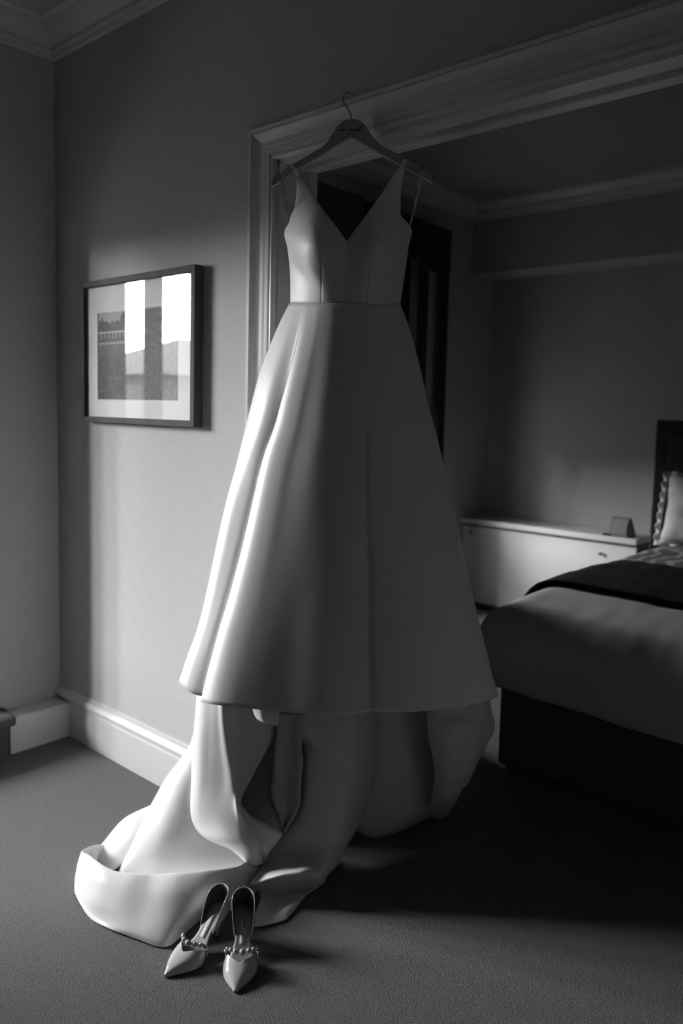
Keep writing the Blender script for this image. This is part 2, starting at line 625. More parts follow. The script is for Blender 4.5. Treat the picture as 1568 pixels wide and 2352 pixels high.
# house across the street, seen only mirrored in the picture glass
def house():
    e = empty('terraced_house', (-9, -9, -3), 'dark terraced house across the street, mirrored in the picture glass', 'house')
    Geo().box((-13, -16.0, -3), (-9, -6.95, 2.0)).build('wall', FACADE, e)
    Geo().box((-13, -6.95, -3), (-9, 4.0, 1.78)).build('annex_wall', FACADE, e)
    g = Geo()
    v = [(-13.2, -16.2, 2.0), (-8.8, -16.2, 2.0), (-8.8, -6.75, 2.0), (-13.2, -6.75, 2.0), (-11, -16.2, 2.9), (-11, -9.0, 2.9)]
    g.add(v, [(0, 1, 2, 3), (0, 4, 1), (2, 5, 3), (1, 4, 5, 2), (0, 3, 5, 4)])
    rf = g.build('roof', FACADE, e)
    Geo().box((-11.4, -12.2, 2.6), (-10.6, -11.2, 3.9)).build('chimney', FACADE, rf)
    for k in range(4):
        yy = -15 + k * 2.1
        f_ = Geo().box((-9.0, yy, -.4), (-8.96, yy + 1.0, 1.4)).build('window', mat('house_window', .03, .1, .5), e)
        Geo().box((-8.96, yy - .1, -.55), (-8.8, yy + 1.1, -.4)).build('window_ledge', FACADE, f_)


house()


def drape(name, p0, p1, z0, z1, amp, n, m, label, cat, group=None, taper=None, outw=None):
    """gathered curtain between two floor points"""
    p0, p1 = np.array([*p0, 0.]), np.array([*p1, 0.])
    dirn = (p1 - p0)
    Ln = np.linalg.norm(dirn)
    dirn /= Ln
    nrm = np.array([dirn[1], -dirn[0], 0])
    nu, nv = 14, n * 10 + 1
    G = np.zeros((nu, nv, 3))
    for i in range(nu):
        h = i / (nu - 1)
        sc = taper(h) if taper else 1
        for j in range(nv):
            s = j / (nv - 1)
            a = amp * (.55 + .45 * h) * math.sin(s * n * 2 * math.pi + .4 * math.sin(3 * h)) + .3 * amp * math.sin(s * n * 4.3 + 1)
            G[i, j] = p0 + dirn * (s * Ln * sc) + nrm * a + np.array([0, 0, z1 + (z0 - z1) * h])
    e = empty(name, (p0[0], p0[1], z0), label, cat, group)
    sheet('cloth', G, m, e, .004)
    Geo().tube([p0 + np.array([0, 0, z1 - .01]), p1 + np.array([0, 0, z1 - .01])], .012, 8).build('heading_rail', m, e)
    return e


# pale drapes at the bay window (mirrored in the picture glass)
drape('window_drape', (BAY['x'] + .10, -1.395), (BAY['x'] + .10, -1.535), .14, 2.75, .02, 3, SHEER, 'pale drape hanging between the two bright panes mirrored in the picture glass', 'curtain', 'pale window drapes')
drape('window_drape', (BAY['x'] + .10, -1.775), (BAY['x'] + .10, -1.86), .14, 2.75, .025, 4, SHEER, 'pale drape at the right edge of the bright window mirrored in the picture glass', 'curtain', 'pale window drapes')
drape('window_drape', (BAY['x'] + .10, -1.00), (BAY['x'] + .10, -1.245), .14, 2.75, .025, 4, SHEER, 'pale drape at the left edge of the bright window mirrored in the picture glass', 'curtain', 'pale window drapes')

# ================================================================== BEDROOM FURNITURE
# dark drapes on the left bedroom wall, with a narrow pale strip hung before them
bc_ = drape('bedroom_curtain', (.13, 1.87), (.13, 2.42), .03, 2.62, .028, 5, DRAPE, 'black floor-length drape behind the dress, nearer the doorway', 'curtain', 'dark bedroom drapes')
drape('bedroom_curtain', (.04, 2.74), (.04, 2.85), .03, 2.62, .018, 2, DRAPE, 'black floor-length drape in the bedroom, nearer the white ledge', 'curtain', 'dark bedroom drapes')
wr_ = empty('added_wardrobe', (.3, .9, 0), 'tall dark cupboard left of the black drapes, added to block window light', 'added_wardrobe')  # cupboard guessed from a dark panel, added to block window light
Geo().box((.002, .52, 0), (.575, 1.266, 2.45)).build('body', DRAPE, wr_, bevel=.004)
for k_, (ya, yb) in enumerate(((.522, .891), (.895, 1.264))):
    d_ = Geo().box((.577, ya, .06), (.60, yb, 2.445)).build('door', mat('added_wardrobe_door', .06, .5, .3), wr_, bevel=.003)
    yh = yb - .04 if k_ == 0 else ya + .04
    Geo().tube([(.60, yh, 1.0), (.625, yh, 1.0), (.625, yh, 1.16), (.60, yh, 1.16)], .005, 8).build('handle', CHROME, d_)
Gl = np.array([[(.172 + .006 * math.sin(k_ * 1.6), 2.225 + .085 * k_ / 6, z_) for k_ in range(7)] for z_ in np.linspace(2.36, .9, 8)])
sheet('pale_strip', Gl, mat('pale_strip_cloth', .2, .9, .1), bc_, .002)
bl = empty('added_blind', (0, 2.48, .64), 'black blind added at the top of the bedroom window to limit its light', 'blind')  # invented blind, placed to set how much window light enters
Geo().box((-.025, 2.341, 1.27), (-.017, 2.639, 1.299)).build('blind_cloth', DRAPE, bl)
Geo().box((.0, 2.335, 1.28), (.008, 2.66, 2.36)).build('dark_panel', DRAPE, bl)  # flat board that blackens the area above the window
Geo().tube([(-.021, 2.343, 1.268), (-.021, 2.637, 1.268)], .006, 8).build('bottom_bar', DRAPE, bl)
struct('trim_8', Geo().box((0, 1.84, 2.36), (.07, 2.82, 2.64)), DRAPE)

# boxed ledge in the niche
led = empty('boxed_ledge', (.65, 3.3, 0), 'low white boxed ledge running under the bedroom niche', 'ledge')
Geo().box((0.002, 3.165, .622), (1.30, 3.498, .66)).build('top_board', PAINT, led, bevel=.004)
Geo().box((0.002, 3.20, .0), (1.29, 3.22, .600)).build('front_panel', PAINT, led, bevel=.003)
Geo().box((0.002, 3.212, .60), (1.29, 3.49, .622)).build('shadow_gap', DISPLAY, led)
for kx, kz in ((.08, .555), (1.06, .535)):
    P = [(kx, 3.20, kz), (kx, 3.19, kz), (kx, 3.182, kz), (kx, 3.178, kz)]
    Geo().tube(P, [.007, .008, .012, .010], 10).build('knob', mat('knob_metal', .15, .3, .5), led, True)
struct('baseboard_bedroom', Geo().box((0, 3.185, 0), (1.29, 3.199, .045)), DARKWOOD)

# wedge-shaped display on the ledge
wd = empty('desk_display', (1.19, 3.25, .66), 'small grey wedge-shaped display standing on the white ledge', 'display')
v = [(1.105, 3.185, .661), (1.235, 3.185, .661), (1.235, 3.33, .661), (1.105, 3.33, .661), (1.115, 3.215, .785), (1.238, 3.215, .785), (1.238, 3.228, .785), (1.115, 3.228, .785)]
Geo().add(v, [(0, 3, 2, 1), (4, 5, 6, 7), (0, 1, 5, 4), (1, 2, 6, 5), (2, 3, 7, 6), (3, 0, 4, 7)]).build('body', DISPLAY, wd, bevel=.003)
v = [(1.125, 3.186, .68), (1.222, 3.186, .68), (1.226, 3.2103, .772), (1.128, 3.2103, .772)]
Geo().add([np.array(p) + np.array([0, -.004, 0]) for p in v], [(0, 1, 2, 3)]).build('screen', mat('display_face', .22, .3, .4), wd)
Geo().box((1.075, 3.172, .6605), (1.11, 3.21, .672)).build('foot', INK, wd)

# bed
X0, X1, YF, YH = 1.50, 3.35, .93, 3.08
bed = empty('bed', ((X0 + X1) / 2, 2.0, 0), 'double bed with white duvet and dark headboard beyond the doorway', 'bed')
Geo().box((X0 + .08, YF + .09, .012), (X1 - .08, YH, .42)).build('valance', VALANCE, bed, bevel=.02)
Geo().box((X0 + .07, YF + .07, .42), (X1 - .07, YH, .60)).build('mattress', LINEN, bed, bevel=.03)
hb = Geo().box((1.40, 3.10, .0), (3.45, 3.19, 1.41)).build('headboard', mat('headboard_frame', .012, .5, .3), bed, bevel=.008)
Geo().box((1.49, 3.075, .5), (3.36, 3.10, 1.33)).build('headboard_panel', HEADB, hb, bevel=.012)


def over_bed(a, b, top, r, bottom, x0, x1, yf, yh, lift=0.0):
    """(a,b) flat cloth coordinates -> draped over left side and foot"""
    qx = min(max(a, x0 + r), x1 - r)
    qy = max(b, yf + r)
    dx, dy = a - qx, b - qy
    s = math.hypot(dx, dy)
    if s < 1e-6:
        return np.array([a, b, top + lift])
    dx, dy = dx / s, dy / s
    th = s / r
    if th < math.pi / 2:
        rr = r + lift
        return np.array([qx + dx * rr * math.sin(th), qy + dy * rr * math.sin(th), top - r + rr * math.cos(th)])
    return np.array([qx + dx * (r + lift), qy + dy * (r + lift), max(bottom, top - r - (s - r * math.pi / 2))])


def bed_cloth(name, a0, a1, b0, b1, na, nb, m, parent, lift, wr, bottom=.36, thick=.02):
    G = np.zeros((na, nb, 3))
    for i in range(na):
        for j in range(nb):
            a = a0 + (a1 - a0) * i / (na - 1)
            bb = b0 + (b1 - b0) * j / (nb - 1)
            top = .665 + .022 * math.sin(math.pi * min(1, max(0, (bb - YF) / 2.1))) + .03 * noise.noise(Vector((a * 1.6, bb * 1.6, 3)))
            p = over_bed(a, bb, top, .13, bottom, X0, X1, YF, YH, lift)
            q = Vector((a * 5, bb * 5, 1.7))
            wk = noise.noise(q) * .6 + noise.noise(Vector((a * 14, bb * 4, 5))) * .4
            ctr = np.array([(X0 + X1) / 2, 2.2, .3])
            n_ = p - ctr
            n_ /= np.linalg.norm(n_)
            out = np.array([0, 0, 0.])
            if bb < YF + .1:      # the hanging end bellies out
                k = min(1, (YF + .1 - bb) / .2)
                out = np.array([0, -.035 * k * (1 + .5 * noise.noise(Vector((a * 3, 0, 9)))), 0])
            if a < X0 + .1:
                k = min(1, (X0 + .1 - a) / .2)
                out = out + np.array([-.03 * k, 0, 0])
            G[i, j] = p + n_ * wr * wk + out
    o = sheet(name, G, m, parent, thick, 1.0)
    return o


dv = bed_cloth('duvet', X0 - .235, X1 + .2, YF - .235, 2.95, 110, 110, LINEN, bed, 0.0, .022, bottom=.1)
sh_ = bed_cloth('turned_sheet', X0 - .12, X1, 2.15, 2.95, 50, 40, pattern_mat(), bed, .026, .02, thick=.006)
rn = bed_cloth('bed_runner', X0 - .20, X1 + .1, 1.40, 2.12, 70, 50, RUNNER, None, .034, .018, thick=.008)
tag(rn, 'black throw laid across the white duvet on the bed', 'throw')


def pillow(name, c, w_, h_, t_, rotx, label):
    e = empty(name, c, label, 'pillow')
    n = 28
    vs, fs = [], []
    R_ = Matrix.Rotation(rotx, 3, 'X')
    for side in (1, -1):
        off = len(vs)
        for i in range(n + 1):
            for j in range(n + 1):
                u, v_ = i / n * 2 - 1, j / n * 2 - 1
                prof = max(0, (1 - u ** 4) * (1 - v_ ** 4)) ** .55
                pinch = 1 - .06 * (u * u * (1 - v_ * v_) + v_ * v_ * (1 - u * u)) * 0
                x_ = u * w_ / 2 * (1 - .07 * (1 - v_ * v_)) * pinch
                z_ = v_ * h_ / 2 * (1 - .07 * (1 - u * u)) * pinch
                y_ = -side * t_ / 2 * prof + .012 * noise.noise(Vector((u * 3, v_ * 3, side)))
                p = R_ @ Vector((x_, y_, z_))
                vs.append(np.array(c) + np.array(p))
        for i in range(n):
            for j in range(n):
                a = off + i * (n + 1) + j
                fs.append((a, a + 1, a + n + 2, a + n + 1) if side > 0 else (a, a + n + 1, a + n + 2, a + 1))
    Geo().add(vs, fs).build('pillow_case', mat('pillow_cotton', .62, .8, .1, bump=(18, .3, .01)), e, True)
    # frilled border
    rings = [[], []]
    m_ = 160
    per = []
    for k in range(m_):
        t_k = k / m_ * 4
        s = t_k % 1 * 2 - 1
        per.append([(-1 + 0, s), (s, 1), (1, -s), (-s, -1)][int(t_k)])
    G = np.zeros((4, m_ + 1, 3))
    for k in range(m_ + 1):
        u, v_ = per[k % m_]
        for q in range(4):
            f_ = 1 + .09 * q / 3
            p = R_ @ Vector((u * w_ / 2 * f_, .02 * q / 3 * math.sin(k * 1.1), v_ * h_ / 2 * f_))
            G[q, k] = np.array(c) + np.array(p)
    sheet('frill', G, mat('pillow_cotton', .62), e, .004)
    return e


pillow('bed_pillow', (1.83, 2.93, .90), .60, .40, .17, math.radians(-14), 'white frilled pillow propped against the dark headboard')

# ================================================================== PICTURE
FX0, FX1, FZ0, FZ1, FD = .256, .971, 1.351, 1.892, .040
pic = empty('framed_picture', ((FX0 + FX1) / 2, -.02, FZ0), 'black framed garden photograph in a wide mat hanging on the wall', 'picture')
fw_ = .022
g = Geo()
outer = [(FX0, FZ0), (FX1, FZ0), (FX1, FZ1), (FX0, FZ1)]
inner = [(FX0 + fw_, FZ0 + fw_), (FX1 - fw_, FZ0 + fw_), (FX1 - fw_, FZ1 - fw_), (FX0 + fw_, FZ1 - fw_)]
for k in range(4):     # four mitred rails
    a, b_ = outer[k], outer[(k + 1) % 4]
    c_, d_ = inner[(k + 1) % 4], inner[k]
    v = [(p[0], yy, p[1]) for yy in (-FD, -.002) for p in (a, b_, c_, d_)]
    Geo().add(v, [(0, 1, 2, 3), (7, 6, 5, 4), (0, 4, 5, 1), (1, 5, 6, 2), (2, 6, 7, 3), (3, 7, 4, 0)]).build('frame_rail', FRAMEBLACK, pic, bevel=.0012)
# mat with bevelled window, print behind, glass in front
px0, px1, pz0, pz1 = .352, .862, 1.438, 1.772
ins = [(px0, pz0), (px1, pz0), (px1, pz1), (px0, pz1)]
ins2 = [(px0 + .003, pz0 + .003), (px1 - .003, pz0 + .003), (px1 - .003, pz1 - .003), (px0 + .003, pz1 - .003)]
v = [(p[0], -.024, p[1]) for p in inner] + [(p[0], -.024, p[1]) for p in ins] + [(p[0], -.021, p[1]) for p in ins2]
f = [(k, (k + 1) % 4, 4 + (k + 1) % 4, 4 + k) for k in range(4)] + [(4 + k, 4 + (k + 1) % 4, 8 + (k + 1) % 4, 8 + k) for k in range(4)]
Geo().add(v, f).build('mat_board', MATBOARD, pic)
Geo().box((px0 - .01, -.0209, pz0 - .01), (px1 + .01, -.018, pz1 + .01)).build('photo_print', print_mat(), pic)
mesh('glass_pane', [(FX0 + fw_ - .002, -.030, FZ0 + fw_ - .002), (FX1 - fw_ + .002, -.030, FZ0 + fw_ - .002), (FX1 - fw_ + .002, -.030, FZ1 - fw_ + .002), (FX0 + fw_ - .002, -.030, FZ1 - fw_ + .002)], [(0, 1, 2, 3)], glass_mat(), pic)
Geo().box((FX0 + .01, -.012, FZ0 + .01), (FX1 - .01, -.003, FZ1 - .01)).build('backing_board', DARKWOOD, pic)

# ================================================================== HANGER
HP = at(806, 275, 2.10)
HN = np.array([-FW[0], -FW[1], 0.0])
HN /= np.linalg.norm(HN)              # towards the camera
HR = np.array([-HN[1], HN[0], 0.0])   # to the right
ZU = np.array([0, 0, 1.0])


def hp(px, py, toward=0.0):
    return onplane(px, py, HP + HN * toward, HN)


hang = empty('clothes_hanger', HP, 'painted wooden coat hanger with steel hook hooked on the door trim', 'hanger')
top_r = [(805.5, 275), (814, 275), (821.5, 276.5), (831, 282), (840.6, 291.6), (850, 307.5), (860, 320), (872.5, 333), (891.6, 342.6), (911, 354), (930, 365), (963, 384),
         (964.5, 391), (968, 393), (971, 389), (976, 389.5), (981, 392), (986, 396), (989.5, 401.6), (992.2, 410), (993, 418), (992, 421.5)]
bot = [(983, 416), (974.5, 411), (942.6, 393.6), (911, 376), (879, 358.6), (847, 339), (826, 327), (815, 320), (807, 316.5), (796, 322), (767, 339), (735, 358.6), (703.5, 378), (671.6, 397), (649, 414), (636, 423)]
top_l = [(625, 429), (621.8, 426), (623, 417), (628.6, 406), (636.5, 398.5), (642, 397), (645.5, 400), (648.5, 399.5), (649, 392.5), (665, 382.5), (687.5, 370), (713, 355), (738.6, 339.4), (751, 328), (757, 319), (764, 307.5), (769, 298.5), (773.6, 291.6), (786.4, 280), (795, 276.5)]
outl = top_r + bot + top_l
n = len(outl)
ctr = hp(806, 300)
front = [hp(x_, y_) + HN * .006 for x_, y_ in outl]
back = [hp(x_, y_) - HN * .006 for x_, y_ in outl]
bm = bmesh.new()
vf = [bm.verts.new(p - HP) for p in front]
vb = [bm.verts.new(p - HP) for p in back]
bm.faces.new(vf[::-1])
bm.faces.new(vb)
for i in range(n):
    bm.faces.new((vf[i], vf[(i + 1) % n], vb[(i + 1) % n], vb[i]))
bmesh.ops.recalc_face_normals(bm, faces=bm.faces)
bmesh.ops.triangulate(bm, faces=[f_ for f_ in bm.faces if len(f_.verts) > 4])
me = bpy.data.meshes.new('hanger_body')
bm.to_mesh(me)
bm.free()
me.materials.append(HANGERWOOD)
ho = bpy.data.objects.new('hanger_body', me)
COL.objects.link(ho)
ho.parent = hang
ORG[ho.name] = HP
md = ho.modifiers.new('bevel', 'BEVEL')
md.width = .0012
md.segments = 2
md.limit_method = 'ANGLE'
md.angle_limit = math.radians(50)
hk = [(806.5, 279, 2.10), (806, 270, 2.10), (805.2, 264, 2.10), (802, 257.5, 2.102), (796, 247.5, 2.106), (791, 239, 2.11), (788.3, 233, 2.114), (788.0, 226, 2.12), (789.5, 219, 2.128),
      (793, 214, 2.136), (798, 212, 2.146), (804, 213.6, 2.155), (810, 218, 2.162), (815, 224, 2.167), (819, 230.5, 2.170)]
HK = cr(np.array([CAM + ray(a, b_) * d for a, b_, d in hk]), 60)
Geo().tube(HK, .0016, 10).build('hook', CHROME, hang, True)
Geo().tube(HK[-7:], [.0018, .0030, .0030, .0030, .0030, .0030, .0026], 10).build('hook_tip', INK, hang, True)
tx0 = hp(806, 297, .0068)
sl = math.radians(2)
xd = HR * math.cos(sl) + ZU * math.sin(sl)
yd = ZU * math.cos(sl) - HR * math.sin(sl)
text_mesh('name_lettering', 'mrs  jordan', .0125, hp(804, 297.5, .0066), xd, yd, INK, hang, shear=.35, bold=.0002)
text_mesh('date_lettering', '05.20.23', .0062, hp(804, 308.5, .0066), xd, yd, INK, hang)
hh = []
for k in range(24):
    t_ = 2 * math.pi * k / 24
    hh.append(hp(828, 291.5, .0066) + HR * .00017 * 16 * math.sin(t_) ** 3 + ZU * .00017 * (13 * math.cos(t_) - 5 * math.cos(2 * t_) - 2 * math.cos(3 * t_) - math.cos(4 * t_)))
mesh('heart_mark', hh, [tuple(range(24))], INK, hang)
for ax, ay, bx, by in ((776, 299.5, 784, 298.5), (825, 296, 832, 295)):
    Geo().tube([hp(ax, ay, .0064), hp((ax + bx) / 2, (ay + by) / 2 + .6, .0064), hp(bx, by, .0064)], .0004, 6).build('flourish', INK, hang)

# ================================================================== DRESS
DR = at(790, 700, 2.14)
dress = empty('wedding_dress', (DR[0], DR[1], 0), 'long white satin wedding dress with deep V neck and train hanging in the doorway', 'dress')


def lerp_curve(tab):
    ys_ = [p[1] for p in tab]
    xs_ = [p[0] for p in tab]
    return lambda y: float(np.interp(y, ys_, xs_))


side_l = lerp_curve([(681, 400), (683, 429), (682, 457), (679, 478), (670, 496), (664, 515), (656, 528), (655, 540), (660, 560), (665, 593), (668, 629), (669, 696), (669, 720)])
side_r = lerp_curve([(926, 390), (919, 416), (912, 435), (911, 460), (912, 476), (919, 496), (938, 518), (944, 531), (941, 547), (937, 560), (932, 598), (926.5, 634), (921, 670), (917, 698), (917, 720)])


def gauss(x_, y_, cx_, cy_, sx, sy, rot=0):
    c_, s_ = math.cos(rot), math.sin(rot)
    a = (x_ - cx_) * c_ + (y_ - cy_) * s_
    b__ = -(x_ - cx_) * s_ + (y_ - cy_) * c_
    return math.exp(-(a / sx) ** 2 - (b__ / sy) ** 2)


def body_depth(px, py):
    yy = min(max(py, 528), 700)
    xl, xr = side_l(yy), side_r(yy)
    s = max(-1, min(1, (px - xl) / (xr - xl) * 2 - 1))
    Bk = np.interp(py, [380, 470, 560, 640, 700], [.045, .085, .125, .115, .10])
    d = 2.135 - Bk * (1 - abs(s) ** 2.6)
    d += (py - 400) * 1.1e-4
    d -= .030 * gauss(px, py, 712, 560, 38, 60)
    d -= .028 * gauss(px, py, 872, 560, 38, 60)
    d += .014 * gauss(px, py, 795, 590, 26, 80)
    # soft dents that give the diagonal drag lines
    d += .007 * gauss(px, py, 684, 612, 52, 15, math.radians(57))
    d -= .007 * gauss(px, py, 706, 612, 52, 15, math.radians(57))
    d += .007 * gauss(px, py, 905, 600, 50, 16, math.radians(-50))
    d -= .008 * gauss(px, py, 893, 455, 40, 12, math.radians(-55))
    d += .008 * gauss(px, py, 903, 440, 40, 10, math.radians(-55))
    return d


def between(name, left, right, nu=46, nv=26, m=SATIN, parent=dress):
    A = cr(np.array([(*p, 0) for p in left], float), nu, 0, 1.0)
    B = cr(np.array([(*p, 0) for p in right], float), nu, 0, 1.0)
    G = np.zeros((nu, nv, 3))
    for i in range(nu):
        for j in range(nv):
            t_ = j / (nv - 1)
            x_, y_ = A[i, :2] * (1 - t_) + B[i, :2] * t_
            # tiny roll-under along the seams
            e_ = min(t_, 1 - t_)
            G[i, j] = at(x_, y_, body_depth(x_, y_) + .0007 * math.exp(-(e_ / .03) ** 2))
    return sheet(name, G, m, parent, .003, -1.0)


seam_l = [(679, 478), (702, 495), (720, 510), (733, 529), (736, 555), (739, 619), (740, 697)]
seam_r = [(911, 476), (881, 494), (858, 511), (847, 534), (846, 562), (845, 619), (839, 699)]
arm_l = [(679, 478), (670, 496), (664, 515), (656, 528), (655, 541), (660, 560), (665, 593), (668, 629), (669, 696)]
arm_r = [(911, 476), (919, 496), (938, 518), (944, 532), (941, 547), (937, 560), (932, 598), (926.5, 634), (921, 670), (917, 699)]
between('side_bodice_panel', arm_l, seam_l)
between('side_bodice_panel', seam_r, arm_r)
between('center_bodice_panel', [(681, 400), (683, 429), (682, 457), (679, 478), (702, 495), (720, 510), (733, 529), (736, 555), (739, 619), (740, 697)],
        [(687, 401), (703, 427), (716, 446), (733, 471), (751, 496), (770, 521), (784, 540), (796, 557), (793, 631), (788, 697)])
between('center_bodice_panel', [(917, 386), (897, 414), (879, 441), (860, 468), (841, 496), (822, 522), (808, 541), (796, 557), (793, 631), (788, 697)],
        [(926, 389), (919, 416), (912, 435), (911, 460), (911, 476), (881, 494), (858, 511), (847, 534), (846, 562), (845, 619), (839, 699)])
for sm in (seam_l, seam_r):
    C_ = cr(np.array([(*p, 0) for p in sm], float), 50, 0, 1.0)
    Geo().tube([at(c_[0], c_[1], body_depth(c_[0], c_[1]) - .0010) for c_ in C_], .0017, 6).build('princess_seam', SATIN, dress, True)
# low back of the bodice
rows = []
for y_ in (548, 570, 610, 660, 702):
    xl, xr = side_l(max(y_, 530)), side_r(max(y_, 530))
    rows.append([(xl + 1 + (xr - xl - 2) * t_, y_ + 60 * math.sin(math.pi * t_) * (702 - y_) / 154, 2.135 + (y_ - 400) * 1.1e-4 + .10 * math.sqrt(max(0, 1 - (2 * t_ - 1) ** 2))) for t_ in np.linspace(0, 1, 9)])
patch('back_bodice_panel', rows, SATIN_IN, dress, 24, 30, .003)
# facing of the back strap showing past the right armhole
patch('back_strap', [[(926, 384, 2.13), (930, 384, 2.135)], [(916, 415, 2.155), (923, 415, 2.16)], [(912, 445, 2.16), (920, 445, 2.175)], [(912, 475, 2.165), (919.5, 475, 2.18)], [(915, 490, 2.17), (919, 497, 2.175)], [(935, 517, 2.165), (938, 520, 2.175)]], SATIN, dress, 24, 6, .002)
patch('back_strap', [[(677, 392, 2.118), (680, 392, 2.125)], [(681, 410, 2.145), (684, 410, 2.15)], [(681.5, 428, 2.16), (688, 430, 2.16)], [(684, 460, 2.17), (692, 460, 2.17)], [(684, 500, 2.18), (692, 500, 2.18)], [(668, 525, 2.17), (690, 540, 2.18)]], SATIN, dress, 24, 6, .002)


def strap(name, pts, wpx, m, parent, thick=.0015, n=30):
    """ribbon through (px,py,depth) with width in px"""
    C_ = cr(np.array([[*p] for p in pts], float), n, 0, .5)
    G = np.zeros((n, 4, 3))
    for i in range(n):
        a = C_[max(i - 1, 0)]
        b__ = C_[min(i + 1, n - 1)]
        tx, ty = b__[0] - a[0], b__[1] - a[1]
        L_ = math.hypot(tx, ty) + 1e-9
        if L_ < .8:
            tx, ty, L_ = 0, 1, 1
        w_ = np.interp(i / (n - 1), np.linspace(0, 1, len(wpx)), wpx)
        for j in range(4):
            k = (j / 3 - .5) * w_
            G[i, j] = at(C_[i, 0] + ty / L_ * k, C_[i, 1] - tx / L_ * k, C_[i, 2])
    return sheet(name, G, m, parent, thick)


# shoulder straps over the hanger arms
strap('shoulder_strap', [(684, 403, 2.104), (680, 394, 2.096), (674, 385, 2.092), (669, 379.5, 2.097), (668.5, 379, 2.106), (672, 384, 2.112), (677, 393, 2.116)], [9, 8, 7, 7], SATIN, dress)
strap('shoulder_strap', [(921, 391, 2.096), (925, 380, 2.088), (930, 369, 2.088), (932, 365.5, 2.095), (932, 365.5, 2.105), (930, 374, 2.112), (927, 388, 2.122)], [9, 8, 8, 8], SATIN, dress)
# printed ribbon loops hooked into the notches
rb = mat('satin_ribbon', .62, .45, .3)
ribL = strap('hanger_loop', [(646, 400, 2.092), (649, 415, 2.097), (653, 450, 2.104), (658, 490, 2.125), (664, 530, 2.175)], [4, 9, 9, 8, 8], rb, dress)
ribR = strap('hanger_loop', [(967.5, 393, 2.090), (965, 410, 2.095), (960, 440, 2.102), (952, 475, 2.115), (945, 505, 2.14), (940, 522, 2.175)], [6, 6, 6, 5, 3, 2], rb, dress)


def ribbon_text(parent, spots, body, size):
    for (ax, ay, bx, by, d) in spots:
        A_, B_ = at(ax, ay, d), at(bx, by, d)
        xd_ = B_ - A_
        xd_ /= np.linalg.norm(xd_)
        yd_ = np.cross(-FW, xd_)
        text_mesh('ribbon_lettering', body, size, (A_ + B_) / 2, xd_, yd_, INK, parent, spacing=1.05)


ribbon_text(ribL, [(649.5, 416, 654.5, 444, 2.0985), (655.0, 462, 659.5, 490, 2.107)], 'OLESOLISAO', .0062)
ribbon_text(ribR, [(960.8, 423, 955.0, 452, 2.100), (951.5, 470, 946.5, 496, 2.113)], 'OLESOLISAO', .0052)

# ---- skirt front
Lc = [(669, 693), (652, 722), (635, 765), (614, 816), (597, 863), (580, 927), (563, 995), (542, 1080), (525, 1139), (508, 1211), (491, 1292), (471, 1386), (456, 1445), (435, 1500), (413, 1566)]
Rg = [(700, 697), (695, 735), (684, 778), (673, 829), (656, 893), (631, 986), (610, 1041), (593, 1105), (576, 1182), (554, 1275), (529, 1369), (508, 1437), (482, 1530), (463, 1611)]
Rc = [(916, 699), (925, 724), (941, 766), (955, 819), (969, 875), (982, 939), (998, 992), (1012, 1052), (1026, 1119), (1043, 1186), (1056, 1250), (1075, 1330), (1090, 1400), (1110, 1480), (1127, 1550), (1141, 1599)]
fL, fG, fR = lerp_curve(Lc), lerp_curve(Rg), lerp_curve(Rc)
cols = [  # kind, frac/offset, hem py, hem depth
    ('LB', 0, 1566, 2.42), ('LB2', 0, 1566, 2.30), ('L', 0, 1566, 2.19), ('S', .18, 1577, 2.142), ('S', .5, 1590, 2.121), ('S', .9, 1597, 2.112), ('V', 14, 1600, 2.095), ('G', 0, 1611, 2.045),
    ('M', .012, 1614, 2.022), ('M', .034, 1617, 2.002), ('M', .09, 1622, 1.983), ('M', .173, 1628, 1.970), ('M', .285, 1635, 1.958), ('M', .37, 1640, 1.946), ('M', .43, 1643, 1.941), ('M', .505, 1640, 1.948), ('M', .550, 1636, 1.957), ('M', .575, 1633, 1.961),
    ('M', .600, 1634, 1.956), ('M', .66, 1635, 1.955), ('M', .725, 1634, 1.962), ('M', .85, 1625, 1.99), ('M', .93, 1615, 2.02), ('M', .975, 1607, 2.055), ('R', 0, 1599, 2.11), ('RB', 0, 1592, 2.22), ('RB2', 0, 1590, 2.38)]
NR = 17
W = np.zeros((NR, len(cols), 3))
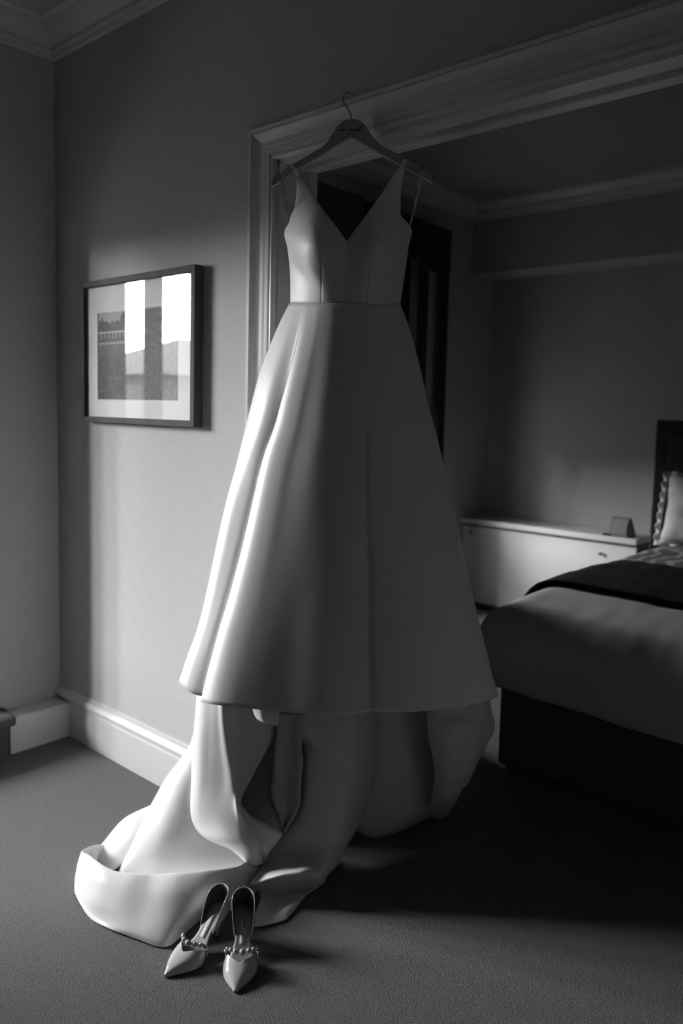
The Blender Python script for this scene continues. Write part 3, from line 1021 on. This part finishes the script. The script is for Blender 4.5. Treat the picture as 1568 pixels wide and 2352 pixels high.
for i in range(NR):
    h = i / (NR - 1)
    for k, (kd, fr, hy, hd) in enumerate(cols):
        py = 697 + (hy - 697) * h
        pl = 697 + (1566 - 697) * h
        pg = 697 + (1611 - 697) * h
        pr = 699 + (1599 - 699) * h
        xl, xg, xr = fL(pl), fG(pg), fR(pr)
        fold = min(1, max(0, (h - .08) / .36))
        fold = fold * fold * (3 - 2 * fold)
        if kd == 'LB':
            x_ = xl + 30 * h + 60 * (1 - h) + 20
        elif kd == 'LB2':
            x_ = xl + 10
        elif kd == 'L':
            x_ = xl
        elif kd == 'S':
            x_ = xl + (xg - xl) * fr
        elif kd == 'V':
            x_ = xg + fr * fold
        elif kd == 'G':
            x_ = xg
        elif kd == 'M':
            x_ = xg + (xr - xg) * (fr if fr > .1 else fr * (1 + .35 * (1 - h)))
        elif kd == 'R':
            x_ = xr
        elif kd == 'RB':
            x_ = xr - 10
        else:
            x_ = xr - 40
        s = max(-1, min(1, (fL(697) and (x_ - xl) / (xr - xl) * 2 - 1)))
        dw = 2.165 - .10 * (1 - abs(s) ** 2.4)
        if kd in ('LB', 'RB2'):
            dw = 2.20
        if kd in ('LB2', 'RB'):
            dw = 2.175
        gk = h ** .85
        if kd == 'V':
            hd = 2.062 + .048 * fold + .02 * math.sin(math.pi * h) * fold
        d = dw + (hd - dw) * gk
        if kd == 'S':
            d -= {.18: .008, .5: .022, .9: .020}[fr] * math.exp(-((h - .27) / .15) ** 2)
        if kd == 'V':
            d -= .012 * math.exp(-((h - .27) / .15) ** 2)
        # soft gathers springing from the waist
        if kd == 'M' and h < .9:
            d += -.0025 * math.sin(fr * 24 + .6) * math.sin(math.pi * min(1, h * 1.15)) * (1 - .5 * h)
        W[i, k] = CAM + ray(x_, py) * d
G = cr(cr(W, 90, 0, .5), 230, 1, .5)
sheet('skirt', G, SATIN, dress, .003, -1.0)

# ---- back of the skirt down to the train
patch('back_skirt', [
    [(672, 702, 2.17), (720, 702, 2.22), (793, 702, 2.24), (870, 702, 2.22), (914, 702, 2.17)],
    [(610, 900, 2.24), (690, 900, 2.31), (790, 900, 2.34), (900, 900, 2.32), (965, 900, 2.24)],
    [(545, 1100, 2.30), (650, 1100, 2.38), (790, 1100, 2.42), (930, 1100, 2.40), (1005, 1100, 2.32)],
    [(492, 1330, 2.36), (600, 1330, 2.44), (760, 1330, 2.46), (940, 1330, 2.50), (1060, 1330, 2.42)],
    [(462, 1560, 2.40), (560, 1560, 2.47), (720, 1560, 2.47), (900, 1560, 2.56), (1105, 1560, 2.50)],
    [(462, 1640, 2.42), (560, 1640, 2.50), (720, 1640, 2.50), (900, 1640, 2.58), (1100, 1640, 2.54)],
    [(470, 1750, 2.54), (560, 1750, 2.58), (720, 1750, 2.60), (900, 1750, 2.65), (1050, 1750, 2.62)],
    [(485, 1850, None), (570, 1855, None), (720, 1865, None), (880, 1870, None), (1000, 1850, None)]], SATIN_IN, dress, 50, 40)

# ---- train, in folds
patch('train_fold', [   # standing column under the hem, swinging out to a tongue
    [(475, 1540, 2.44), (456, 1540, 2.34), (470, 1540, 2.305), (488, 1540, 2.289), (502, 1540, 2.279), (516, 1540, 2.270), (545, 1540, 2.30), (590, 1540, 2.36), (655, 1540, 2.43)],
    [(468, 1640, 2.44), (449, 1640, 2.34), (463, 1640, 2.300), (485, 1640, 2.281), (500, 1640, 2.271), (517, 1640, 2.262), (545, 1640, 2.29), (585, 1640, 2.35), (648, 1652, 2.42)],
    [(462, 1720, 2.45), (442, 1720, 2.35), (457, 1720, 2.305), (482, 1720, 2.287), (505, 1720, 2.274), (525, 1720, 2.263), (546, 1720, 2.283), (575, 1720, 2.33), (612, 1722, 2.38)],
    [(458, 1790, 2.45), (440, 1790, 2.355), (455, 1790, 2.31), (480, 1790, 2.292), (512, 1790, 2.276), (535, 1790, 2.263), (549, 1790, 2.275), (562, 1790, 2.305), (577, 1788, 2.34)],
    [(455, 1845, 2.45), (438, 1845, 2.36), (452, 1846, 2.322), (475, 1847, 2.301), (508, 1848, 2.281), (534, 1848, 2.266), (542, 1847, 2.258), (548, 1845, 2.262), (553, 1843, 2.275)],
    [(462, 1890, 2.45), (443, 1893, 2.37), (457, 1896, 2.335), (480, 1899, 2.311), (512, 1902, 2.286), (545, 1904, 2.271), (557, 1902, 2.27), (567, 1898, 2.275), (577, 1893, 2.30)],
    [(485, 1912, 2.44), (470, 1924, 2.35), (483, 1926, 2.315), (502, 1928, 2.295), (525, 1930, 2.28), (553, 1932, 2.27), (567, 1931, 2.272), (578, 1927, 2.28), (588, 1920, 2.30)],
    [(535, 1940, 2.42), (528, 1950, 2.33), (537, 1953, 2.305), (547, 1955, 2.295), (558, 1956, 2.288), (572, 1957, 2.285), (581, 1956, 2.288), (589, 1953, 2.297), (597, 1948, 2.32)],
    [(556, 1970, 2.40), (564, 1979, 2.31), (568, 1983, 2.303), (573, 1985, 2.30), (578, 1987, 2.303), (585, 1989, 2.307), (591, 1989, 2.313), (596, 1987, 2.325), (602, 1984, 2.35)],
], SATIN, dress, 70, 70)
patch('train_fold', [   # bright flap sloping down to the left
    [(470, 1650, 2.52), (452, 1650, 2.44), (462, 1650, 2.41), (485, 1650, 2.42), (520, 1650, 2.47), (560, 1650, 2.5)],
    [(452, 1712, 2.54), (434, 1716, 2.45), (448, 1722, 2.40), (475, 1725, 2.40), (515, 1725, 2.45), (560, 1725, 2.5)],
    [(408, 1775, 2.55), (382, 1786, 2.46), (408, 1798, 2.395), (450, 1802, 2.38), (500, 1800, 2.43), (560, 1800, 2.48)],
    [(372, 1830, 2.55), (347, 1849, 2.46), (380, 1862, 2.385), (435, 1867, 2.365), (490, 1865, 2.40), (560, 1865, 2.44)],
    [(348, 1885, 2.53), (318, 1907, 2.44), (360, 1925, 2.37), (425, 1930, 2.355), (490, 1930, 2.375), (565, 1925, 2.40)],
    [(322, 1938, 2.50), (294, 1962, 2.41), (345, 1976, 2.365), (425, 1978, 2.345), (500, 1970, 2.35), (575, 1958, 2.37)],
    [(302, 1985, 2.46), (275, 2004, 2.38), (340, 2014, 2.345), (425, 2014, 2.325), (510, 2000, 2.325), (580, 1982, 2.345)],
    [(300, 2010, 2.42), (272, 2024, 2.36), (340, 2034, 2.325), (425, 2032, 2.31), (520, 2014, 2.315), (585, 1995, 2.335)],
], SATIN, dress, 60, 60, wr=.007, wscale=7)
patch('train_fold', [   # hump behind it
    [(352, 1868, 2.64), (298, 1900, 2.62), (252, 1950, 2.59), (228, 1980, 2.57)],
    [(345, 1850, 2.56), (286, 1880, 2.54), (238, 1934, 2.51), (209, 1968, 2.48)],
    [(352, 1880, 2.50), (308, 1908, 2.48), (258, 1952, 2.46), (232, 1982, 2.44)],
    [(355, 1935, 2.47), (315, 1960, 2.44), (275, 1990, 2.41), (248, 2006, 2.40)],
], SATIN, dress, 36, 36)
rim = [(250, 1944, 2.50), (228, 1941, 2.48), (204, 1946, 2.41), (187, 1956, 2.34), (210, 1970, 2.28), (265, 2001, 2.215), (345, 2009, 2.19), (420, 2006, 2.185), (490, 1998, 2.215), (548, 1989, 2.265), (567, 1981, 2.30), (602, 1996, 2.35)]
m1 = [(228, 1965, 2.46), (212, 1958, 2.44), (193, 1965, 2.385), (180, 1978, 2.325), (195, 1992, 2.265), (248, 2024, 2.188), (335, 2040, 2.155), (415, 2040, 2.145), (480, 2030, 2.175), (535, 2012, 2.235), (562, 2006, 2.28), (596, 2012, 2.335)]
m2 = [(220, 1990, 2.44), (200, 1980, 2.42), (184, 1992, 2.37), (174, 2010, 2.32), (184, 2030, 2.265), (228, 2070, 2.168), (318, 2095, 2.115), (398, 2100, 2.098), (452, 2082, 2.13), (510, 2052, 2.205), (550, 2045, 2.26), (590, 2045, 2.31)]
m3 = [(220, 2005, None), (196, 1998, None), (180, 2018, None), (172, 2040, 2.295), (180, 2064, 2.245), (214, 2104, 2.17), (300, 2138, 2.095), (377, 2160, 2.06), (418, 2132, 2.10), (480, 2090, 2.175), (528, 2080, 2.21), (570, 2080, 2.24)]
m4 = [(221, 2010, None), (198, 2003, None), (181, 2023, None), (174, 2046, None), (181, 2069, None), (210, 2112, None), (290, 2147, None), (376, 2176, None), (419, 2149, None), (482, 2100, None), (530, 2092, None), (575, 2092, None)]
inn = [(252, 1960, 2.50), (235, 1955, 2.50), (214, 1960, 2.46), (205, 1970, 2.42), (222, 1984, 2.38), (270, 2014, 2.33), (345, 2022, 2.31), (420, 2020, 2.31), (490, 2010, 2.32), (545, 2000, 2.34), (567, 1992, 2.35), (602, 2004, 2.38)]
inn0 = [(a_, b_ + 2.5, d_ + .014) for a_, b_, d_ in rim]
patch('train_fold', [inn, inn0, rim, m1, m2, m3, m4], SATIN, dress, 90, 130, wr=.006, wscale=7)
patch('train_fold', [   # broad sweep right of the opening, tucked under at the floor
    [(650, 1590, 2.46), (668, 1590, 2.42), (705, 1590, 2.39), (760, 1590, 2.375), (805, 1590, 2.40), (835, 1590, 2.47), (862, 1590, 2.58)],
    [(637, 1668, 2.44), (660, 1672, 2.41), (705, 1672, 2.375), (765, 1672, 2.36), (808, 1672, 2.385), (840, 1672, 2.46), (863, 1672, 2.58)],
    [(688, 1708, 2.42), (700, 1710, 2.395), (730, 1710, 2.37), (778, 1710, 2.355), (812, 1710, 2.38), (842, 1710, 2.455), (862, 1710, 2.58)],
    [(694, 1780, 2.41), (706, 1780, 2.38), (735, 1780, 2.36), (780, 1780, 2.35), (810, 1780, 2.375), (838, 1780, 2.45), (855, 1780, 2.58)],
    [(688, 1850, 2.40), (702, 1852, 2.37), (735, 1852, 2.35), (772, 1852, 2.34), (798, 1852, 2.36), (822, 1852, 2.44), (838, 1852, 2.57)],
    [(648, 1915, 2.39), (670, 1918, 2.365), (710, 1915, 2.345), (752, 1910, 2.335), (785, 1908, 2.35), (811, 1905, 2.43), (822, 1900, 2.55)],
    [(608, 1968, 2.39), (640, 1966, 2.36), (680, 1962, 2.335), (725, 1958, 2.315), (762, 1952, 2.335), (790, 1946, 2.40), (800, 1935, 2.5)],
    [(596, 1998, 2.34), (630, 1992, 2.315), (670, 1988, 2.295), (710, 1984, 2.275), (745, 1985, 2.295), (771, 1986, 2.37), (785, 1965, 2.46)],
    [(574, 2030, 2.265), (606, 2020, 2.25), (650, 2010, 2.24), (695, 2006, 2.232), (728, 2014, 2.255), (746, 2016, 2.33), (762, 1990, 2.42)],
    [(578, 2036, 2.275), (610, 2030, 2.265), (653, 2024, 2.26), (700, 2020, 2.255), (729, 2022, 2.275), (744, 2022, 2.33), (756, 2000, 2.41)],
    [(588, 2044, 2.34), (618, 2052, 2.33), (660, 2048, 2.325), (698, 2042, 2.31), (722, 2036, 2.31), (738, 2032, 2.335), (748, 2015, 2.39)],
    [(598, 2058, 2.33), (624, 2066, 2.30), (664, 2060, 2.295), (695, 2053, 2.29), (712, 2048, 2.295), (728, 2038, 2.33), (738, 2028, 2.36)],
    [(590, 2088, 2.215), (624, 2094, 2.205), (655, 2090, 2.21), (682, 2072, 2.25), (704, 2052, 2.285), (718, 2044, 2.32), (728, 2036, 2.35)],
    [(575, 2128, None), (606, 2127, None), (648, 2117, None), (664, 2105, None), (706, 2051, None), (720, 2045, None), (730, 2038, None)],
], SATIN, dress, 120, 60, wr=.008, wscale=9)
patch('train_fold', [   # lip below the opening
    [(551, 1845, 2.300), (575, 1871, 2.305), (612, 1890, 2.315), (646, 1911, 2.335)],
    [(556, 1860, 2.280), (578, 1880, 2.288), (612, 1897, 2.30), (648, 1917, 2.32)],
    [(574, 1905, 2.295), (590, 1915, 2.30), (612, 1920, 2.305), (638, 1932, 2.325)],
    [(594, 1955, 2.325), (600, 1956, 2.325), (608, 1958, 2.325), (618, 1956, 2.335)],
    [(602, 1985, 2.355), (605, 1984, 2.355), (608, 1982, 2.355), (612, 1980, 2.36)],
], SATIN, dress, 30, 24)
patch('underskirt_lining', [
    [(520, 1600, 2.48), (600, 1600, 2.45), (660, 1600, 2.44), (730, 1600, 2.44)],
    [(525, 1750, 2.47), (600, 1750, 2.43), (660, 1750, 2.42), (720, 1750, 2.42)],
    [(535, 1860, 2.42), (600, 1860, 2.395), (660, 1860, 2.39), (710, 1860, 2.40)],
    [(545, 1930, 2.40), (600, 1930, 2.39), (660, 1930, 2.40), (715, 1930, 2.42)],
    [(545, 1975, None), (600, 1978, None), (665, 1970, None), (735, 1955, None)]], SATIN_IN, dress, 24, 24)
# raw tulle panel with wavy edges inside the opening
rowsT = []
for y_, xa, xb in ((1640, 632, 700), (1690, 634, 694), (1714, 630, 692), (1751, 627, 696), (1783, 624, 692), (1815, 620, 690), (1847, 625, 689), (1866, 631, 683), (1890, 639, 668), (1912, 646, 655)):
    rowsT.append([(xa, y_, 2.385), (xa + 6, y_, 2.375), ((xa + xb) / 2, y_, 2.385), (xb - 6, y_, 2.370), (xb, y_, 2.375)])
patch('tulle_panel', rowsT, TULLE, dress, 60, 24, .0015, wr=.004, wscale=30)
patch('underskirt_lining', [   # scalloped underskirt edge peeping below the hem
    [(578, 1600, 2.22), (600, 1600, 2.20), (622, 1600, 2.21), (642, 1600, 2.25)],
    [(582, 1634, 2.22), (600, 1636, 2.195), (622, 1638, 2.205), (641, 1640, 2.25)],
    [(590, 1650, 2.225), (604, 1654, 2.20), (622, 1658, 2.21), (640, 1660, 2.25)],
    [(596, 1655, 2.23), (608, 1660, 2.21), (623, 1664, 2.215), (639, 1668, 2.25)]], SATIN, dress, 20, 20)
patch('train_fold', [   # dark rear sweep
    [(838, 1580, 2.58), (880, 1580, 2.54), (940, 1580, 2.55), (985, 1580, 2.58), (1020, 1580, 2.62)],
    [(838, 1700, 2.60), (880, 1700, 2.555), (940, 1700, 2.56), (985, 1700, 2.60), (1015, 1700, 2.64)],
    [(826, 1820, 2.62), (872, 1820, 2.58), (935, 1820, 2.585), (985, 1820, 2.62), (1010, 1820, 2.66)],
    [(818, 1885, 2.62), (868, 1895, 2.60), (930, 1885, 2.61), (982, 1862, 2.65), (1005, 1850, 2.7)],
    [(815, 1908, None), (858, 1924, None), (922, 1908, None), (982, 1879, None), (1000, 1868, None)]], SATIN, dress, 40, 40)
patch('train_fold', [   # wrinkled flap on the right
    [(984, 1580, 2.47), (990, 1580, 2.44), (1030, 1580, 2.40), (1085, 1580, 2.40), (1118, 1580, 2.47), (1105, 1580, 2.62)],
    [(981, 1640, 2.47), (988, 1640, 2.435), (1030, 1640, 2.395), (1090, 1640, 2.395), (1128, 1640, 2.47), (1112, 1640, 2.62)],
    [(984, 1690, 2.48), (992, 1690, 2.445), (1030, 1688, 2.40), (1090, 1682, 2.40), (1133, 1671, 2.48), (1116, 1670, 2.62)],
    [(998, 1770, 2.52), (1004, 1770, 2.49), (1025, 1770, 2.465), (1062, 1770, 2.47), (1088, 1767, 2.54), (1074, 1764, 2.64)],
    [(990, 1835, 2.58), (998, 1836, 2.55), (1015, 1836, 2.54), (1037, 1835, 2.55), (1052, 1832, 2.60), (1040, 1828, 2.68)],
    [(982, 1877, None), (992, 1880, None), (1005, 1882, None), (1017, 1880, None), (1028, 1869, None), (1020, 1860, None)]], SATIN, dress, 60, 50, wr=.017, wscale=20)


# ================================================================== SHOES
def shoe(toe, heel_dir, label, mirror):
    """local x: heel(0)->toe(.222); y lateral; z up"""
    L_ = .222
    toe = np.array([toe[0], toe[1], 0.0])
    ax = toe[:2] - np.array(heel_dir)
    ax = np.array([*(ax / np.linalg.norm(ax)), 0.0])
    ay = np.array([-ax[1], ax[0], 0.0]) * mirror
    org = toe - ax * L_

    def P(x_, y_, z_):
        return org + ax * x_ + ay * y_ + np.array([0, 0, z_])
    e = empty('shoe', org + ax * .1, label, 'shoe', 'pair of pearl-strap heels')
    KX = [0, .012, .03, .055, .085, .115, .14, .165, .19, .21, .222]
    KW = [.004, .0240, .0300, .0280, .0205, .031, .0420, .0375, .0240, .0095, .0015]
    KZ = [.080, .079, .076, .066, .042, .018, .008, .006, .006, .006, .006]
    CW = cr(np.array([KX, KW]).T, 300, 0, 1.0)
    CZ = cr(np.array([KX, KZ]).T, 300, 0, 1.0)
    w_ = lambda x_: float(np.interp(x_, CW[:, 0], CW[:, 1]))
    z_ = lambda x_: float(np.interp(x_, CZ[:, 0], CZ[:, 1]))
    cl = lambda x_: .006 * math.sin(math.pi * min(1, x_ / .222)) ** 2      # slight inward bow of the last
    # insole and sole
    xs = np.concatenate([np.linspace(.0005, .03, 14), np.linspace(.035, L_ - .0005, 50)])
    G = np.array([[P(x_, cl(x_) + w_(x_) * t_ * .985, z_(x_) + .0015) for t_ in np.linspace(-1, 1, 9)] for x_ in xs])
    sheet('insole', G, SHOE_LINING, e, .002, 0)
    G = np.array([[P(x_, cl(x_) + w_(x_) * t_, z_(x_) - .0015) for t_ in np.linspace(-1, 1, 9)] for x_ in xs])
    sheet('sole', G, SHOE_SOLE, e, .003, 1)
    # vamp
    nu, nv = 40, 41
    G = np.zeros((nu, nv, 3))
    for i in range(nu):
        for j in range(nv):
            ph = math.pi * j / (nv - 1)
            c_ = math.cos(ph)
            xs0 = .122 + .040 * max(0, 1 - abs(c_) ** 1.1)
            x_ = xs0 + (L_ - xs0) * i / (nu - 1)
            H = np.interp(x_, [.12, .15, .18, .205, L_], [.046, .037, .025, .015, .005])
            bul = 1 + .10 * math.sin(ph) ** 2 * 0
            G[i, j] = P(x_, cl(x_) + (w_(x_) + .0015) * math.copysign(abs(c_) ** .75, c_) * bul, max(.003, z_(x_) - .003) + H * math.sin(ph) ** .85)
    sheet('vamp', G, PATENT, e, .0016, 0)
    # heel counter (quarter)
    nu, nv = 16, 61
    G = np.zeros((nu, nv, 3))
    for j in range(nv):
        t_ = j / (nv - 1) * 2 - 1                 # -1..1 around the heel
        a_ = abs(t_)
        if a_ < .35:
            ph = a_ / .35 * math.pi / 2
            x_, y_ = .030 * (1 - math.cos(ph)) + .0004, math.copysign(.0312 * math.sin(ph), t_)
        else:
            x_ = .0304 + .050 * (a_ - .35) / .65
            y_ = math.copysign(w_(x_) + .0012, t_)
        Hh = .056 * (1 - abs(t_) ** 1.65) + .0015
        for i in range(nu):
            s = i / (nu - 1)
            lean = 1 - .10 * s * (1 - abs(t_))
            G[i, j] = P(x_ + .004 * s * (1 - abs(t_)) - .003 * math.sin(math.pi * s) * (1 - abs(t_)), cl(x_) + y_ * lean, z_(x_) - .003 + Hh * s)
    q = sheet('heel_counter', G, PATENT, e, .0012, 0)
    ctr_ = P(.05, 0, 0)
    Gi = G + (ctr_ - G) * np.array([.035, .035, 0])
    sheet('counter_lining', Gi[:-1], mat('shaded_heel_lining', .10, .6, .2), e, .0006, 0)  # dark grey puts the shade inside the heel into the lining
    Geo().tube(G[-1], .0010, 6).build('piping', PATENT, q, True)
    # stiletto heel
    rings = []
    for s in np.linspace(0, 1, 10):
        zz = .0705 * (1 - s) + .004 * s
        cx_ = .026 + .006 * s - .008 * (1 - s) ** 2
        rr = .0048 + .0175 * (1 - s) ** 2.6
        rings.append([P(cx_ + rr * math.cos(a), rr * .95 * math.sin(a), zz) for a in np.linspace(0, 2 * math.pi, 13)[:-1]])
    hl = Geo().sweep(rings).build('stiletto_heel', PATENT, e, True)
    Geo().tube([P(.032, 0, .0045), P(.032, 0, .0005)], .005, 12).build('heel_tip', INK, hl)
    # strap with graded pearls, arching over the instep
    A = np.array([P(.122, .006 + .041, .018), P(.119, .006 + .0415, .034), P(.125, .006 + .035, .0455), P(.140, .006 + .017, .0515), P(.147, .004, .0525), P(.140, .006 - .019, .0515), P(.125, .006 - .036, .0455), P(.119, .006 - .0415, .034), P(.122, .006 - .041, .018)])
    C_ = cr(A, 80, 0, .5)
    bw = ax * .005 + np.array([0, 0, -.0035])
    sheet('strap', np.stack([C_ - bw * .5, C_, C_ + bw * .5]), PATENT, e, .0014, 0)
    outv = np.array([ax[0], ax[1], .55])
    outv /= np.linalg.norm(outv)
    npl = 11
    lens = np.concatenate([[0], np.cumsum(np.linalg.norm(np.diff(C_, axis=0), axis=1))])
    pos = .05
    sizes = [.0038, .0043, .0051, .0062, .0080, .0070, .0060, .0050, .0043]
    gap_ = (lens[-1] * .86 - sum(2 * s for s in sizes)) / len(sizes)
    tot = sum(2 * s + gap_ for s in sizes)
    cur = (lens[-1] - tot) / 2
    for s in sizes:
        cur += s
        c_ = np.array([np.interp(cur, lens, C_[:, k]) for k in range(3)]) + outv * (.0010 + s * .75)
        me_ = bpy.data.meshes.get('pearl_mesh')
        if me_ is None:
            me_ = bpy.data.meshes.new('pearl_mesh')
            bm_ = bmesh.new()
            bmesh.ops.create_uvsphere(bm_, u_segments=14, v_segments=9, radius=1.0)
            bm_.to_mesh(me_)
            bm_.free()
            me_.materials.append(PEARL)
            me_.polygons.foreach_set('use_smooth', [True] * len(me_.polygons))
        o = bpy.data.objects.new('pearl', me_)
        COL.objects.link(o)
        o.parent = e
        o.location = [float(v_) for v_ in (c_ - ORG[e.name])]
        o.scale = (s, s, s)
        ORG[o.name] = ORG[e.name]
        cur += s + gap_
    # maker's tag on the insole
    on = lambda x_, y_, up: P(x_, y_, z_(x_) + up)
    x0_, x1_, hw = .048, .096, .0082
    G = np.array([[on(x_, cl(x_) + y_, .0034) for y_ in np.linspace(-hw, hw, 3)] for x_ in np.linspace(x0_, x1_, 14)])
    tg = sheet('insole_tag', G, SHOE_TAG, e, .0004)

    def lift(p):
        v_ = p - org
        x_ = v_ @ ax
        return np.array([p[0], p[1], z_(x_) + .0040])
    tdir = ax
    ydir = np.cross(np.array([0, 0, 1.0]), tdir)
    c0 = org + ax * (x0_ + x1_) / 2 + ay * cl(.08)
    text_mesh('maker_lettering', 'JIMMY CHOO', .0074, c0 + ydir * .0018, tdir, ydir, INK, tg, bold=.00005, lift=lift, spacing=.98)
    text_mesh('maker_lettering', 'LONDON', .0030, c0 - ydir * .0048, tdir, ydir, INK, tg, lift=lift, spacing=1.2)
    return e


shoe((1.752, -.513), (1.600, -.352), 'white pointed heel with pearl strap, right of the pair, toe pointing at the camera', 1)
shoe((1.584, -.598), (1.556, -.386), 'white pointed heel with pearl strap, left of the pair, turned outward beside the train', 1)
